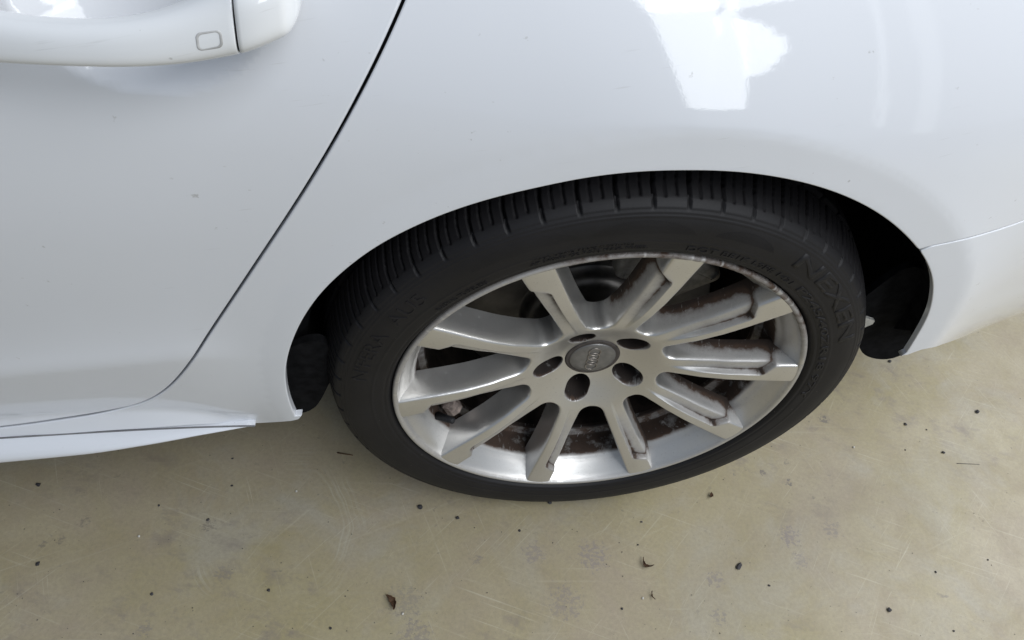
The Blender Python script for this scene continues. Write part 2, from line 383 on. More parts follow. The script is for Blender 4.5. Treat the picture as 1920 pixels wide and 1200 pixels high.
def inside(poly, P):
    x, z = P[:, 0], P[:, 1]; c = np.zeros(len(P), bool); a = poly; b = np.roll(poly, -1, 0)
    for (x0, z0), (x1, z1) in zip(a, b):
        if z0 == z1: continue
        m = ((z0 > z) != (z1 > z)) & (x < (x1 - x0) * (z - z0) / (z1 - z0) + x0); c ^= m
    return c
def near(poly, P, d):
    out = np.zeros(len(P), bool)
    a = poly; b = np.roll(poly, -1, 0)
    for p, q in zip(a, b):
        lo = np.minimum(p, q) - d; hi = np.maximum(p, q) + d
        k = np.where(((P > lo) & (P < hi)).all(1))[0]
        if not len(k): continue
        v = q - p; t = np.clip(((P[k] - p) @ v) / max(v @ v, 1e-12), 0, 1)
        out[k] |= np.linalg.norm(P[k] - (p + t[:, None] * v), axis=1) < d
    return out
def panel(name, poly, F, material, parent, step=0.009, fine=None, hem=0.0024, depth=0.018, hemseg=4):
    """skin of a body panel: poly is its outline in (x, z), counter-clockwise seen from outside"""
    poly = np.array(poly)
    keep = np.linalg.norm(poly - np.roll(poly, 1, 0), axis=1) > 2e-4; poly = poly[keep]
    area2 = np.sum(poly[:, 0] * np.roll(poly[:, 1], -1) - np.roll(poly[:, 0], -1) * poly[:, 1])
    if area2 < 0: poly = poly[::-1]
    lo, hi = poly.min(0), poly.max(0)
    gx, gz = np.meshgrid(np.arange(lo[0], hi[0], step), np.arange(lo[1], hi[1], step)); P = np.stack([gx.ravel(), gz.ravel()], 1)
    P[:, 0] += (np.round((P[:, 1] - lo[1]) / step) % 2) * step * 0.5
    if fine:
        for (x0, x1, z0, z1, st) in fine:
            k = (P[:, 0] > x0) & (P[:, 0] < x1) & (P[:, 1] > z0) & (P[:, 1] < z1); P = P[~k]
            gx, gz = np.meshgrid(np.arange(x0, x1, st), np.arange(z0, z1, st)); P = np.vstack([P, np.stack([gx.ravel(), gz.ravel()], 1)])
    P = P[inside(poly, P)]; P = P[~near(poly, P, 0.0022)]
    nb = len(poly)
    r = delaunay_2d_cdt([Vector(p) for p in poly] + [Vector(p) for p in P], [], [list(range(nb))], 1, 1e-7)
    co = np.array([tuple(v) for v in r[0]]); faces = [list(f) for f in r[2]]
    x, z = co[:, 0], co[:, 1]
    V = np.stack([x, F(x, z), z], 1); NN = normals_of(F, x, z)
    fixed = []
    for f in faces:
        a, b, c_ = co[f[0]], co[f[1]], co[f[2]]
        cr = (b[0] - a[0]) * (c_[1] - a[1]) - (b[1] - a[1]) * (c_[0] - a[0])
        fixed.append(f if cr > 0 else f[::-1])     # seen from -y with x right, z up: CCW faces -y
    # rolled hem round the outline
    t = np.roll(poly, -1, 0) - np.roll(poly, 1, 0); t /= np.linalg.norm(t, axis=1)[:, None]
    n2 = np.stack([t[:, 1], -t[:, 0]], 1)
    bx, bz = poly[:, 0], poly[:, 1]; P0 = np.stack([bx, F(bx, bz), bz], 1); N0 = normals_of(F, bx, bz)
    B = np.stack([n2[:, 0], 0 * bx, n2[:, 1]], 1); B -= N0 * (B * N0).sum(1)[:, None]; B /= np.linalg.norm(B, axis=1)[:, None]
    rings = []; rn = []
    for a in np.linspace(0, math.pi / 2, hemseg + 1):
        rings.append(P0 + B * hem * math.sin(a) - N0 * hem * (1 - math.cos(a))); rn.append(N0 * math.cos(a) + B * math.sin(a))
    rings.append(rings[-1] - N0 * depth); rn.append(B)
    off = len(V); V = np.vstack([V] + rings); NN = np.vstack([NN] + rn)
    for k in range(len(rings) - 1):
        for j in range(nb):
            j2 = (j + 1) % nb; a = off + k * nb
            fixed.append((a + j, a + nb + j, a + nb + j2, a + j2))
    return mesh_obj(name, V, fixed, material, parent, NN)

# --- outlines, traced on that surface
gap_px = [(757, 0), (732, 60), (700, 125), (652, 218), (600, 310), (550, 390), (500, 465), (450, 540), (400, 615), (374, 655), (350, 690), (324, 722), (290, 748), (255, 763), (205, 773), (150, 781), (75, 792), (0, 802)]
gp = on_surface(gap_px, Ybody)
gp = np.vstack([[gp[0] + (gp[0] - gp[1]) * 3.6], gp, [gp[-1] + (-0.32, -0.055)]])
gapc = catmull(gp, 0.006)
for _ in range(40): gapc[1:-1] = 0.25 * gapc[:-2] + 0.5 * gapc[1:-1] + 0.25 * gapc[2:]
def offset(c, d):
    t = np.gradient(c, axis=0); t /= np.linalg.norm(t, axis=1)[:, None]
    return c + np.stack([-t[:, 1], t[:, 0]], 1) * d     # + = to the left of travel
ga = np.linspace(0, 1, len(gapc))
half = (0.0024 + np.interp(gapc[:, 1], [0.24, 0.29, 0.40], [0.0003, 0.0007, 0.0011]))[:, None]
g_door = offset(gapc, -half); g_quart = offset(gapc, half - 0.0008)
ztop, xl, xr = gapc[0][1], gapc[-1][0], 0.95

door_poly = np.vstack([g_door, [[xl, ztop]]])
fine_door = [(-0.56, -0.30, 0.69, 0.87, 0.0045), (-0.72, -0.36, 0.30, 0.46, 0.0055), (-0.72, -0.36, 0.22, 0.2995, 0.006)]
door = panel('door', door_poly, Ydoor, M['paint'], car, 0.010, fine_door)
tag(door, label='white rear door with scuffed lower edge')

# arch edge points (x, z)
th_end_r, th_end_f = 7.0, 186.0
def arch_pts(a0, a1, n):
    th = np.linspace(a0, a1, n); r = arch_r(th); return np.stack([r * np.cos(np.radians(th)), HZ + r * np.sin(np.radians(th))], 1)
bl = on_surface([(1738 + 182 * t, 463 - 30 * t - 19 * t * t) for t in np.linspace(0, 1, 12)], Ybody)
th_b = math.degrees(math.atan2(bl[0, 1] - HZ, bl[0, 0]))
_sd = (bl[-1] - bl[-4]) / np.linalg.norm(bl[-1] - bl[-4]); _ex = [bl[-1] + _sd * t - np.array([0, 0.35 * _sd[1] * t * t]) for t in np.linspace(0.03, 0.62, 12)]
blc = catmull(np.vstack([bl, _ex]), 0.006); xr = blc[-1][0]
def line_at(d, c): return offset(c, d)
skirt_top = on_surface([(0, 820), (120, 812), (250, 803), (370, 795), (480, 790)], Ybody)
front_low = on_surface([(480, 793), (520, 791), (545, 789), (558, 786), (564, 780)], Ybody)
bot = catmull(np.vstack([[[xl, skirt_top[0, 1] - 0.02]], skirt_top[:-1], [front_low[0]]]), 0.008)
arch_f = arch_pts(th_b, th_end_f, 260)
q_bl = line_at(0.0020, blc)
q_poly = np.vstack([g_quart[::-1], [[xr, ztop]], q_bl[::-1][:-1], arch_f[1:], front_low[::-1][:-1], bot[::-1]])
quarter = panel('quarter_panel', q_poly, Ybody, M['paint'], car, 0.008, hem=0.0016, depth=0.007, fine=
                [(-0.06, 0.42, 0.655, 0.76, 0.0042), (0.20, 0.42, 0.50, 0.6548, 0.0042), (-0.75, -0.36, 0.20, 0.29, 0.005)])
tag(quarter, label='white quarter panel flared over the wheel arch')
b_low = on_surface([(1690, 667), (1760, 648), (1840, 625), (1920, 599)], Ybody)
blo = catmull(np.vstack([b_low, [[0.70, b_low[-1, 1] + 0.02], [xr, b_low[-1, 1] + 0.06]]]), 0.008)
th_e = math.degrees(math.atan2(b_low[0, 1] - HZ, b_low[0, 0]))
b_bl = line_at(-0.0016, blc)
bump_poly = np.vstack([blo, b_bl[::-1][:-1], arch_pts(th_b - 0.4, th_e, 70)[:-1]])
bumper = panel('rear_bumper', bump_poly, Ybody, M['paint'], car, 0.007, hem=0.0012, depth=0.006)
tag(bumper, label='white rear bumper corner behind the wheel')

# dark seal strip added behind the door gap against light leaks, and behind the bumper seam
def strip_behind(name, c, F, wdt, dy, material, parent):
    a = offset(c, wdt); b = offset(c, -wdt); V = []
    for q in (a, b): V += [(x, y + dy, z) for (x, z), y in zip(q, F(q[:, 0], q[:, 1]))]
    n = len(c); F_ = [(j, j + 1, n + j + 1, n + j) for j in range(n - 1)]
    return mesh_obj(name, V, F_, material, parent)
strip_behind('door_gap_backing', gapc, Ybody, 0.012, 0.014, M['backing'], car)
strip_behind('bumper_seam_backing', blc, Ybody, 0.010, 0.004, plain('seam_grey', (0.22, 0.21, 0.20), 0.8), car)

# --- side skirt blade
def side_skirt():
    tp = catmull(np.vstack([[[xl, skirt_top[0, 1] - 0.02]], skirt_top]), 0.012)
    n = len(tp); V = []
    tz = np.polyfit(tp[:, 0], tp[:, 1], 3); ty = np.polyfit(tp[:, 0], Ybody(tp[:, 0], tp[:, 1]), 2)
    def fo(x): return float(sm((tp[-1, 0] + 0.004 - x) / 0.20)) ** 0.55
    lowpx = on_surface([(-200, 880), (0, 865), (120, 853), (250, 835), (370, 813), (450, 799), (482, 793)],
                       lambda x, z: np.polyval(ty, x) - 0.021 * np.array([fo(q) for q in np.atleast_1d(x)]) + 0.002)
    for i, (x, zt) in enumerate(tp):
        f = fo(x)
        zb = np.interp(x, lowpx[:, 0], lowpx[:, 1]); yb = float(np.polyval(ty, x)); zt = float(np.polyval(tz, x))
        h = max(zt - 0.0022 - zb, 0.0015); out = 0.022 * f + 0.001
        yo = yb - out
        prof = [(yb + 0.02, 0.0), (yb + 0.003, 0.0), (yb - 0.001 * f, -0.01), (yb - 0.004 * f, -0.05), (yo + 0.55 * out, -0.16), (yo + 0.25 * out, -0.34), (yo + 0.06 * out, -0.58),
                (yo, -0.80), (yo + 0.0006, -0.90), (yo + 0.002 * f, -0.96), (yo + 0.005 * f, -1.0), (yb + 0.02, -1.02), (yb + 0.05, -0.98)]
        P = [(py, zt - 0.0022 + pz * h) for py, pz in prof]
        V += [(x, py, pz) for py, pz in P]
    m = len(prof)
    F = grid_faces(n, m); F.append(tuple(range((n - 1) * m, n * m)))
    o = mesh_obj('side_skirt', V, F, M['paint'], car)
    return o
side_skirt()
def skirt_gap_line():  # grey bead drawn in for the shadow line between panel and skirt
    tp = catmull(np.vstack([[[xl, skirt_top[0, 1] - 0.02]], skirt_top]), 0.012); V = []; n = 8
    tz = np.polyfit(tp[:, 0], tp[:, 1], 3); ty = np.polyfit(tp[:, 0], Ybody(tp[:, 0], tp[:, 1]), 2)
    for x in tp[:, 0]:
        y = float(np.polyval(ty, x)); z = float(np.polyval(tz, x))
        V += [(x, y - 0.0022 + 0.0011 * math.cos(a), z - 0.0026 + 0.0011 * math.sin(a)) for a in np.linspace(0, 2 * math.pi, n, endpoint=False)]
    mesh_obj('skirt_gap_line', V, grid_faces(len(tp), n, closed_m=True), plain('skirt_gap_grey', (0.16, 0.16, 0.165), 0.8), car)
skirt_gap_line()

# --- door handle: strap, lock cover, button
HX = np.array([-0.600, -0.560, -0.53, -0.50, -0.46, -0.42, -0.39, -0.365, -0.3475])
H = dict(yo=[0.012, -0.004, -0.016, -0.022, -0.0265, -0.0270, -0.0235, -0.0190, -0.0150],     # outer face
         yi=[0.060, 0.048, 0.020, 0.002, -0.005, -0.006, -0.001, 0.012, 0.028],                  # inner face
         zb=[0.742, 0.745, 0.7480, 0.7510, 0.7545, 0.7560, 0.7570, 0.7585, 0.7605],
         zt=[0.790, 0.786, 0.781, 0.7780, 0.7785, 0.7815, 0.7870, 0.7955, 0.8070])
def hsec(x): return [float(np.interp(x, HX, _sm[k])) for k in ('yo', 'yi', 'zb', 'zt')]
_xs = np.linspace(HX[0], HX[-1], 400); _sm = {}
for k in H:
    c = np.interp(_xs, HX, H[k])
    for _ in range(900): c[1:-1] = 0.25 * c[:-2] + 0.5 * c[1:-1] + 0.25 * c[2:]
    _sm[k] = np.interp(HX, _xs, c); H[k] = c
def hs(x): return [float(np.interp(x, _xs, H[k])) for k in ('yo', 'yi', 'zb', 'zt')]
NA = 48
def ring_section(x, yo, yi, zb, zt, lean, nexp=2.7, sc=1.0):
    cy, cz = (yo + yi) / 2, (zb + zt) / 2; hy, hz = (yi - yo) / 2 * sc, (zt - zb) / 2 * sc; out = []
    for a in np.linspace(0, 2 * math.pi, NA, endpoint=False):
        ca, sa = math.cos(a), math.sin(a)
        dy = -hy * math.copysign(abs(ca) ** (2 / nexp), ca); dz = hz * math.copysign(abs(sa) ** (2 / nexp), sa)
        out.append((x, cy + dy + lean * dz, cz + dz))
    return out
def handle():
    V = []; xs = list(np.linspace(HX[0], HX[-1], 90)); 
    for x in xs:
        yo, yi, zb, zt = hs(x); V += ring_section(x, yo, yi, zb, zt, 0.30)
    e = hs(HX[-1])
    V += ring_section(HX[-1] + 0.0007, *e, 0.30, sc=0.985); V += ring_section(HX[-1] + 0.0007, *e, 0.30, sc=0.5)
    n = len(xs) + 2
    F = [tuple(reversed(f)) for f in grid_faces(n, NA, closed_m=True)]
    F.append(tuple(range(NA))); F.append(tuple(reversed(range((n - 1) * NA, n * NA))))
    o = mesh_obj('handle', V, F, M['handle'], door)
    tag(o, label='white painted pull handle with small scuffs')
    # lock cover behind the handle
    V = []; x0 = HX[-1] + 0.0022; x1 = -0.3075; n = 26
    us = 1 - (1 - np.linspace(0, 1, n)) ** 2.0
    for u in us:
        x = x0 + (x1 - x0) * u
        k = max(0.0, 1 - max(0.0, (u - 0.70) / 0.30) ** 2.4) ** (1 / 2.4)
        k = max(k, 0.02)
        yo = e[0] + 0.0005 + 0.016 * u ** 1.6
        zb = 0.7605 + 0.0125 * u; zt = e[3] + 0.001 + 0.003 * u
        cz = zb + (zt - zb) * 0.45; yd = 0.040
        yo2 = 0.036 - (0.036 - yo) * (0.12 + 0.88 * k)
        V += ring_section(x, yo2, yd, cz - (cz - zb) * (0.45 + 0.55 * k), cz + (zt - cz) * (0.45 + 0.55 * k), 0.22, 3.6)
    F = [tuple(reversed(f)) for f in grid_faces(n, NA, closed_m=True)]; F.append(tuple(range(NA))); F.append(tuple(reversed(range((n - 1) * NA, n * NA))))
    tag(mesh_obj('lock_cover', V, F, M['handle'], door), label='white cover piece behind the handle')
    # dark sheet set in the joint in place of its shadow
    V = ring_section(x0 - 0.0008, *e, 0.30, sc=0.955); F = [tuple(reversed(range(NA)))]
    mesh_obj('joint_shadow_gap', V, F, M['backing'], door)
    # button outline pressed into the strap
    bx, bz, hw, hh, rad = -0.3625, 0.7760, 0.0075, 0.0052, 0.003
    pts = []
    for (sx, sz, a0) in ((1, 1, 0), (-1, 1, 90), (-1, -1, 180), (1, -1, 270)):
        for a in np.linspace(a0, a0 + 90, 7):
            pts.append((sx * (hw - rad) + rad * math.cos(R(a)), sz * (hh - rad) + rad * math.sin(R(a))))
    def surf(x, z):
        yo, yi, zb, zt = hs(x); cy, cz = (yo + yi) / 2, (zb + zt) / 2; hy, hz = (yi - yo) / 2, (zt - zb) / 2
        dz = np.clip((z - cz) / hz, -0.99, 0.99); return cy - hy * (1 - abs(dz) ** 2.7) ** (1 / 2.7) + 0.30 * (z - cz)
    V = []; k = len(pts)
    for (sc, dy) in ((1.12, 0.0006), (1.08, -0.0001), (1.0, -0.00035), (0.92, -0.0003), (0.85, -0.0001)):
        for (px, pz) in pts:
            x = bx + px * sc + 0.13 * pz * 0; z = bz + pz * sc + 0.14 * px; V.append((x, surf(x, z) + dy, z))
    F = grid_faces(5, k, closed_m=True)
    mesh_obj('sensor_button', V, F, plain('button_grey', (0.46, 0.46, 0.455), 0.4), door)
handle()

# --- wheel arch liner, underbody
def liner():
    V = []; ys = [0.004, 0.02, 0.06, 0.12, 0.20, 0.30]; n = 110
    for j, y in enumerate(ys):
        th = np.linspace([16, 15, 8, 0, -10, -15][j], [187, 188, 194, 203, 204, 204][j], n)
        for t in th:
            r = float(arch_r(np.array(t))) + (0.004 if j < 1 else 0.012)
            if j >= 2: r = r + (0.343 - r) * float(sm((t - 115) / 40))
            V.append((r * math.cos(R(t)), y, HZ + r * math.sin(R(t))))
    n = len(th); F = grid_faces(len(ys), n)
    b = len(V); V.append((0, 0.30, HZ)); last = (len(ys) - 1) * n
    F += [(last + j, last + j + 1, b) for j in range(n - 1)]
    tag(mesh_obj('wheel_arch_liner', V, F, M['liner'], car), label='black felt liner inside the wheel arch')
liner()
def prism(outline, y0, y1):
    n = len(outline); V = [(x, y0, z) for x, z in outline] + [(x, y1, z) for x, z in outline]
    F = [tuple(range(n)), tuple(reversed(range(n, 2 * n)))] + [(j, n + j, n + (j + 1) % n, (j + 1) % n) for j in range(n)]
    return V, F
def boxv(x0, x1, y0, y1, z0, z1):
    V = [(x, y, z) for x in (x0, x1) for y in (y0, y1) for z in (z0, z1)]
    F = [(0, 1, 3, 2), (4, 6, 7, 5), (0, 4, 5, 1), (2, 3, 7, 6), (0, 2, 6, 4), (1, 5, 7, 3)]
    return V, F
V, F = boxv(-2.6, -0.50, 0.07, 1.70, 0.14, 0.21); mesh_obj('underbody', V, F, M['underbody'], car, smooth=False)
V, F = boxv(0.46, 0.93, 0.30, 1.50, 0.30, 0.36); mesh_obj('underbody', V, F, M['underbody'], car, smooth=False)
V, F = boxv(-0.36, 0.45, 0.32, 1.42, 0.20, 0.34); mesh_obj('axle_cover', V, F, M['underbody'], car, smooth=False)
V, F = boxv(-2.6, 0.90, 1.70, 1.74, 0.16, 0.85); mesh_obj('side_panel', V, F, M['paint'], car, smooth=False)  # unseen far side of the car, added to cut light reaching underneath
V, F = boxv(-2.6, 0.93, 0.40, 1.40, 0.97, 1.0); mesh_obj('cabin_light_block', V, F, M['underbody'], car, smooth=False)  # unseen plate standing in for the cabin, added to block light from above

# flap that hangs below the liner behind the tyre
def flap():
    px = [(1612, 560), (1700, 500), (1745, 520), (1735, 580), (1716, 622), (1692, 660), (1670, 670), (1645, 671), (1622, 664), (1611, 650), (1606, 620)]
    P = on_surface(px, lambda x, z: np.full_like(x, 0.045)); P = catmull(np.vstack([P, P[:1]]), 0.008)[:-1]
    V, F = prism([tuple(p) for p in P][::-1], 0.043, 0.052)
    mesh_obj('liner_flap', V, F, M['liner'], car, smooth=False)
flap()
def front_flap():
    px = [(515, 690), (540, 655), (600, 640), (632, 680), (614, 725), (598, 755), (584, 768), (566, 774), (540, 772), (515, 740)]
    P = on_surface(px, lambda x, z: np.full_like(x, 0.03)); P = catmull(np.vstack([P, P[:1]]), 0.006)[:-1]
    V, F = prism([tuple(p) for p in P][::-1], 0.03, 0.04); mesh_obj('liner_flap', V, F, M['liner'], car, smooth=False)
front_flap()
P = on_surface([(1618, 590), (1638, 597), (1634, 603), (1612, 612)], lambda x, z: np.full_like(x, 0.042))
V, F = prism([tuple(p) for p in P], 0.038, 0.0425); mesh_obj('pale_gap_plate', V, F, M['gap_plate'], car, smooth=False)  # pale plate added for the light spot showing between tyre and liner

# ------------------------------------------------------------------ the wheel
wheel = empty('wheel', (0, 0, HZ), car)
SP0 = R(8.7); LUG0 = R(44.0)
def Dtop(r):
    return np.interp(r, [.030, .036, .046, .056, .066, .076, .086, .10, .13, .16, .19, .215, .235, .25],
                     [.0530, .0518, .0482, .0438, .0390, .0342, .0298, .0245, .0152, .0088, .0046, .0020, -.0004, -.0012])
_rr = np.linspace(.03, .25, 441); _dd = Dtop(_rr)
for _ in range(60): _dd[1:-1] = 0.25 * _dd[:-2] + 0.5 * _dd[1:-1] + 0.25 * _dd[2:]
def Dt(r): return np.interp(r, _rr, _dd)
WALL = 7.0
def spoke_parts(r, d):
    t = r * np.sin(d); wv = np.interp(r, [.06, .09, .15, .225, .24], [.0150, .0150, .0158, .0185, .019])
    tb = -0.08 * wv
    rch = 0.198 + (t - tb) * 0.85
    st = 0.0075 * sm((t - tb) / (0.0024 + 0.05 * np.clip(0.14 - r, 0, 1)) + 0.3) * sm((rch - r) / 0.0028 + 0.2) * sm((r - 0.076) / 0.070)
    e = np.abs(t) - wv
    st = st + 0.0012 * np.clip(t / wv, -1, 1) ** 2 * sm((r - 0.085) / 0.03)
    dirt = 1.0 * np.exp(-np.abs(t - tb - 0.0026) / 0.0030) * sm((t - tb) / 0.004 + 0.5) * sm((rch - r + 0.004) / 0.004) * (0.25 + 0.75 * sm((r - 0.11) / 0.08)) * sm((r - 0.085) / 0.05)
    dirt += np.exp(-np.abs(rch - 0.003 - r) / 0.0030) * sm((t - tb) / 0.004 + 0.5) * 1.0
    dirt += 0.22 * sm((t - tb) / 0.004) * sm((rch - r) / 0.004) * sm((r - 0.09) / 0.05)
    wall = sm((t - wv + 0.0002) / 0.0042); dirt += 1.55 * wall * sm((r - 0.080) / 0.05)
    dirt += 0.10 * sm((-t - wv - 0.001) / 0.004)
    return st, e, np.clip(dirt, 0, 1.5)
def Drim(r, th):
    k = np.round((th - SP0) / R(36)); d0 = th - SP0 - k * R(36)
    st, e, dirt = spoke_parts(r, d0)
    for s_ in (-1, 1):
        st2, e2, q2 = spoke_parts(r, np.clip(d0 - s_ * R(36), -1.2, 1.2)); e = smin(e, e2, 0.008)
    e = smin(e, r - 0.086, 0.014)
    dirt = dirt * sm((r - 0.082) / 0.03)
    D = Dt(r) + st + WALL * softplus(e + 0.0008, 0.0007)
    # bolt pockets
    kl = np.round((th - LUG0) / R(72)); dl = th - LUG0 - kl * R(72)
    px = r * np.cos(dl); pz = r * np.sin(dl)
    q = np.hypot(px - np.clip(px, 0.0530, 0.0600), pz) - 0.0160
    D = D + (0.080 - D) * sm(-q / 0.0026) * (r < 0.10)
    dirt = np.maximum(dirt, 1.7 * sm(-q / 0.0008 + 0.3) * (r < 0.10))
    return D, dirt
def rim_patch(r, th):
    RR, TT = np.meshgrid(r, th, indexing='ij'); D, q = Drim(RR, TT)
    e = 3e-4
    Dr = (Drim(RR + e, TT)[0] - Drim(RR - e, TT)[0]) / (2 * e); Dth = (Drim(RR, TT + e / RR)[0] - Drim(RR, TT - e / RR)[0]) / (2 * e)
    ct, st = np.cos(TT), np.sin(TT)
    n = np.stack([Dr * ct - Dth * st, -np.ones_like(Dr), Dr * st + Dth * ct], -1); n /= np.linalg.norm(n, axis=-1)[..., None]
    V = np.stack([RR * ct, D, RR * st], -1)
    return V, D, n, q
def build_patch(name, r, th, dmax):
    V, D, n, q = rim_patch(r, th); nr, nt_ = len(r), len(th)
    keep = []; lim = dmax(np.repeat(r[:, None], nt_, 1))
    ok = D < lim
    V0 = V.copy(); n0 = n.copy(); ex = D - lim
    for i in range(nr):
        for j in range(nt_):
            if ok[i, j]: continue
            best = None
            for (di, dj) in ((0, 1), (0, -1), (-1, 0), (1, 0)):
                a, b = i + di, j + dj
                if 0 <= a < nr and 0 <= b < nt_ and ok[a, b]:
                    t = -ex[a, b] / (ex[i, j] - ex[a, b]); best = (a, b, t); break
            if best:
                a, b, t = best; V[i, j] = V0[a, b] * (1 - t) + V0[i, j] * t; n[i, j] = n0[a, b]
            else:
                for (di, dj) in ((1, 1), (1, -1), (-1, 1), (-1, -1)):
                    a, b = i + di, j + dj
                    if 0 <= a < nr and 0 <= b < nt_ and ok[a, b]:
                        t = -ex[a, b] / (ex[i, j] - ex[a, b]); V[i, j] = V0[a, b] * (1 - t) + V0[i, j] * t; n[i, j] = n0[a, b]; break
    for i in range(nr - 1):
        for j in range(nt_ - 1):
            if ok[i, j] or ok[i, j + 1] or ok[i + 1, j] or ok[i + 1, j + 1]:
                keep.append((i * nt_ + j, i * nt_ + j + 1, (i + 1) * nt_ + j + 1, (i + 1) * nt_ + j))
    used = np.unique(np.array(keep)); remap = -np.ones(nr * nt_, int); remap[used] = np.arange(len(used))
    F = [tuple(remap[list(f)][::-1]) for f in keep]
    return V.reshape(-1, 3)[used], F, n.reshape(-1, 3)[used], q.ravel()[used]
lipz = lambda r: np.minimum(Dt(r) + 0.038, np.interp(r, [.2, .2155, .2225, .228, .236, .2385, .242], [.09, .060, .0285, .020, .0075, .0025, .0010]))
RS = 0.088
V, F, n, q = build_patch('spoke', np.linspace(RS, 0.2412, 170), np.linspace(-R(18), R(18), 201) + SP0, lipz)
sp = mesh_obj('spoke', V, F, M['alloy'], wheel, n, attr={'dirt': q})
for k in range(1, 10):
    c = sp.copy(); C.objects.link(c); c.parent = wheel; c.rotation_euler = (0, -R(36) * k, 0)
V, F, n, q = build_patch('hub', np.linspace(0.0345, RS, 80), np.linspace(0, 2 * math.pi, 901), lambda r: r * 0 + 0.10)
mesh_obj('hub', V, F, M['alloy'], wheel, n, attr={'dirt': q})

prof = [(.2385, .012), (.2425, .0085), (.2447, .0040), (.2450, .0010), (.2440, -.0012), (.2422, -.0018), (.2400, -.0012), (.2385, .0006), (.2360, .0060), (.2310, .0130), (.2262, .0200), (.2225, .0262), (.2195, .0300), (.2178, .034), (.2165, .045), (.2155, .058), (.2135, .0640), (.2090, .0665), (.2060, .069), (.2055, .074)]
P = catmull(prof, 0.0014); V, F = lathe(P, 720)
dirt = []
for (r, y) in P:
    d = 0.10 + 0.0 * y
    if y > 0.022 or r < .224: d = 0.15 + 1.15 * min(1, max(0, (y - 0.0295) / 0.006))
    if y > 0.0625: d = 0.95 if y < 0.068 else 1.5  # deepest ring goes near black to meet the darkened barrel
    if r > .2432: d = 0.22
    dirt += [d] * 720
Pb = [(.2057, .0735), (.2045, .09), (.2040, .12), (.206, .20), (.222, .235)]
Vb, Fb = lathe(Pb, 120); mesh_obj('barrel', Vb, [tuple(reversed(f)) for f in Fb], plain('barrel_dark', (0.018, 0.013, 0.011), 0.85, 0, 0.2, 60, 0.5), wheel)  # deep barrel painted near black for the darkness inside the wheel
# kerb rash and brake dust on the upper edge of the lip
V = np.array(V); an = np.degrees(np.arctan2(V[:, 2], V[:, 0])); rad = np.hypot(V[:, 0], V[:, 2]); dirt = np.array(dirt)
rng = np.random.RandomState(3)
kn = np.convolve(np.r_[rng.rand(720), 0, 0], [.25, .5, .25], 'same')[:720]
knv = np.tile(kn, len(P))
rash = np.interp(an, [-180, 10, 35, 60, 100, 118, 135, 165, 180], [0.25, 0.1, 0.75, 1.0, 0.85, 0.3, 0.45, 0.45, 0.25])
m = (rad > .2375) & (V[:, 1] < 0.006)
dirt[m] = np.clip(dirt[m] + rash[m] * (1.0 - 0.75 * (knv[m] > 0.76)) * 0.9, 0, 1)
sh = rash * (knv - 0.5) * 0.0005 * m; V[:, 1] += sh; 
mesh_obj('rim', V, [tuple(reversed(f)) for f in F], M['alloy'], wheel, attr={'dirt': dirt})

# centre cap with four linked rings
P = [(0.0005, .0488), (.020, .0490), (.0278, .0494), (.0284, .0500), (.0288, .0506)]
V, F = lathe(P, 96); mesh_obj('center_cap', V, [tuple(reversed(f)) for f in F], M['cap'], wheel)
P = [(.0288, .0507), (.0300, .0512), (.0318, .0506), (.0334, .0506), (.0340, .0515), (.0350, .056)]
V, F = lathe(P, 96); mesh_obj('cap_surround', V, [tuple(reversed(f)) for f in F], M['capline'], wheel)
V, F = [], []
NMAJ, NMIN = 36, 8
for k in range(4):
    cz = (k - 1.5) * 0.0098; off = len(V)
    for i in range(NMAJ):
        a = 2 * math.pi * i / NMAJ
        for j in range(NMIN):
            b = 2 * math.pi * j / NMIN; rr = 0.0072 + 0.0007 * math.cos(b)
            # ring leans as the cap does: emblem stands upright
            V.append((rr * math.cos(a), 0.0488 + 0.0009 * math.sin(b) - 0.0002, cz + rr * math.sin(a)))
    F += [tuple(reversed(f)) for f in grid_faces(NMAJ, NMIN, True, True, off)]
o = mesh_obj('ring_emblem', V, F, M['ring'], wheel); o.rotation_euler = (0, R(-2), 0); 

# wheel bolts
V, F = lathe([(0.0004, -0.006), (.0066, -0.006), (.0078, -0.0050), (.0084, -0.003), (.0086, 0.012)], 24)
V = np.array(V)
bolt_me = None
for k in range(5):
    a = LUG0 + k * R(72)
    if bolt_me is None:
        b0 = mesh_obj('wheel_bolt', V, [tuple(reversed(f)) for f in F], M['bolt'], wheel); bolt_me = b0.data; bo = b0
    else:
        bo = b0.copy(); C.objects.link(bo); bo.parent = wheel
    bo.location = (0.0560 * math.cos(a), 0.074, 0.0560 * math.sin(a))

# valve stem and pressure sensor
def tube(p, q, r0, r1, n=18):
    p, q = Vector(p), Vector(q); d = (q - p).normalized(); u = d.orthogonal().normalized(); v = d.cross(u)
    V = []
    for (c, r) in ((p, r0 * 0.6), (p + d * r0 * 0.25, r0), (q - d * r1 * 0.25, r1), (q, r1 * 0.55)):
        V += [tuple(c + u * r * math.cos(a) + v * r * math.sin(a)) for a in np.linspace(0, 2 * math.pi, n, endpoint=False)]
    F = grid_faces(4, n, True); F.append(tuple(reversed(range(n)))); F.append(tuple(range(3 * n, 4 * n)))
    return V, F
va = R(-150)
def vp(r, y, da=0): return (r * math.cos(va + da), y, r * math.sin(va + da))
V, F = tube(vp(0.2165, 0.036), vp(0.193, 0.020), 0.0058, 0.0042); mesh_obj('valve_stem', V, F, M['black_plastic'], wheel)
V, F = tube(vp(0.200, 0.050, 0.10), vp(0.200, 0.050, -0.02), 0.012, 0.010, 8); mesh_obj('pressure_sensor', V, F, plain('sensor_dirty', (0.20, 0.16, 0.14), 0.7, 0, 0.4, 150, 0.6), wheel, smooth=False)

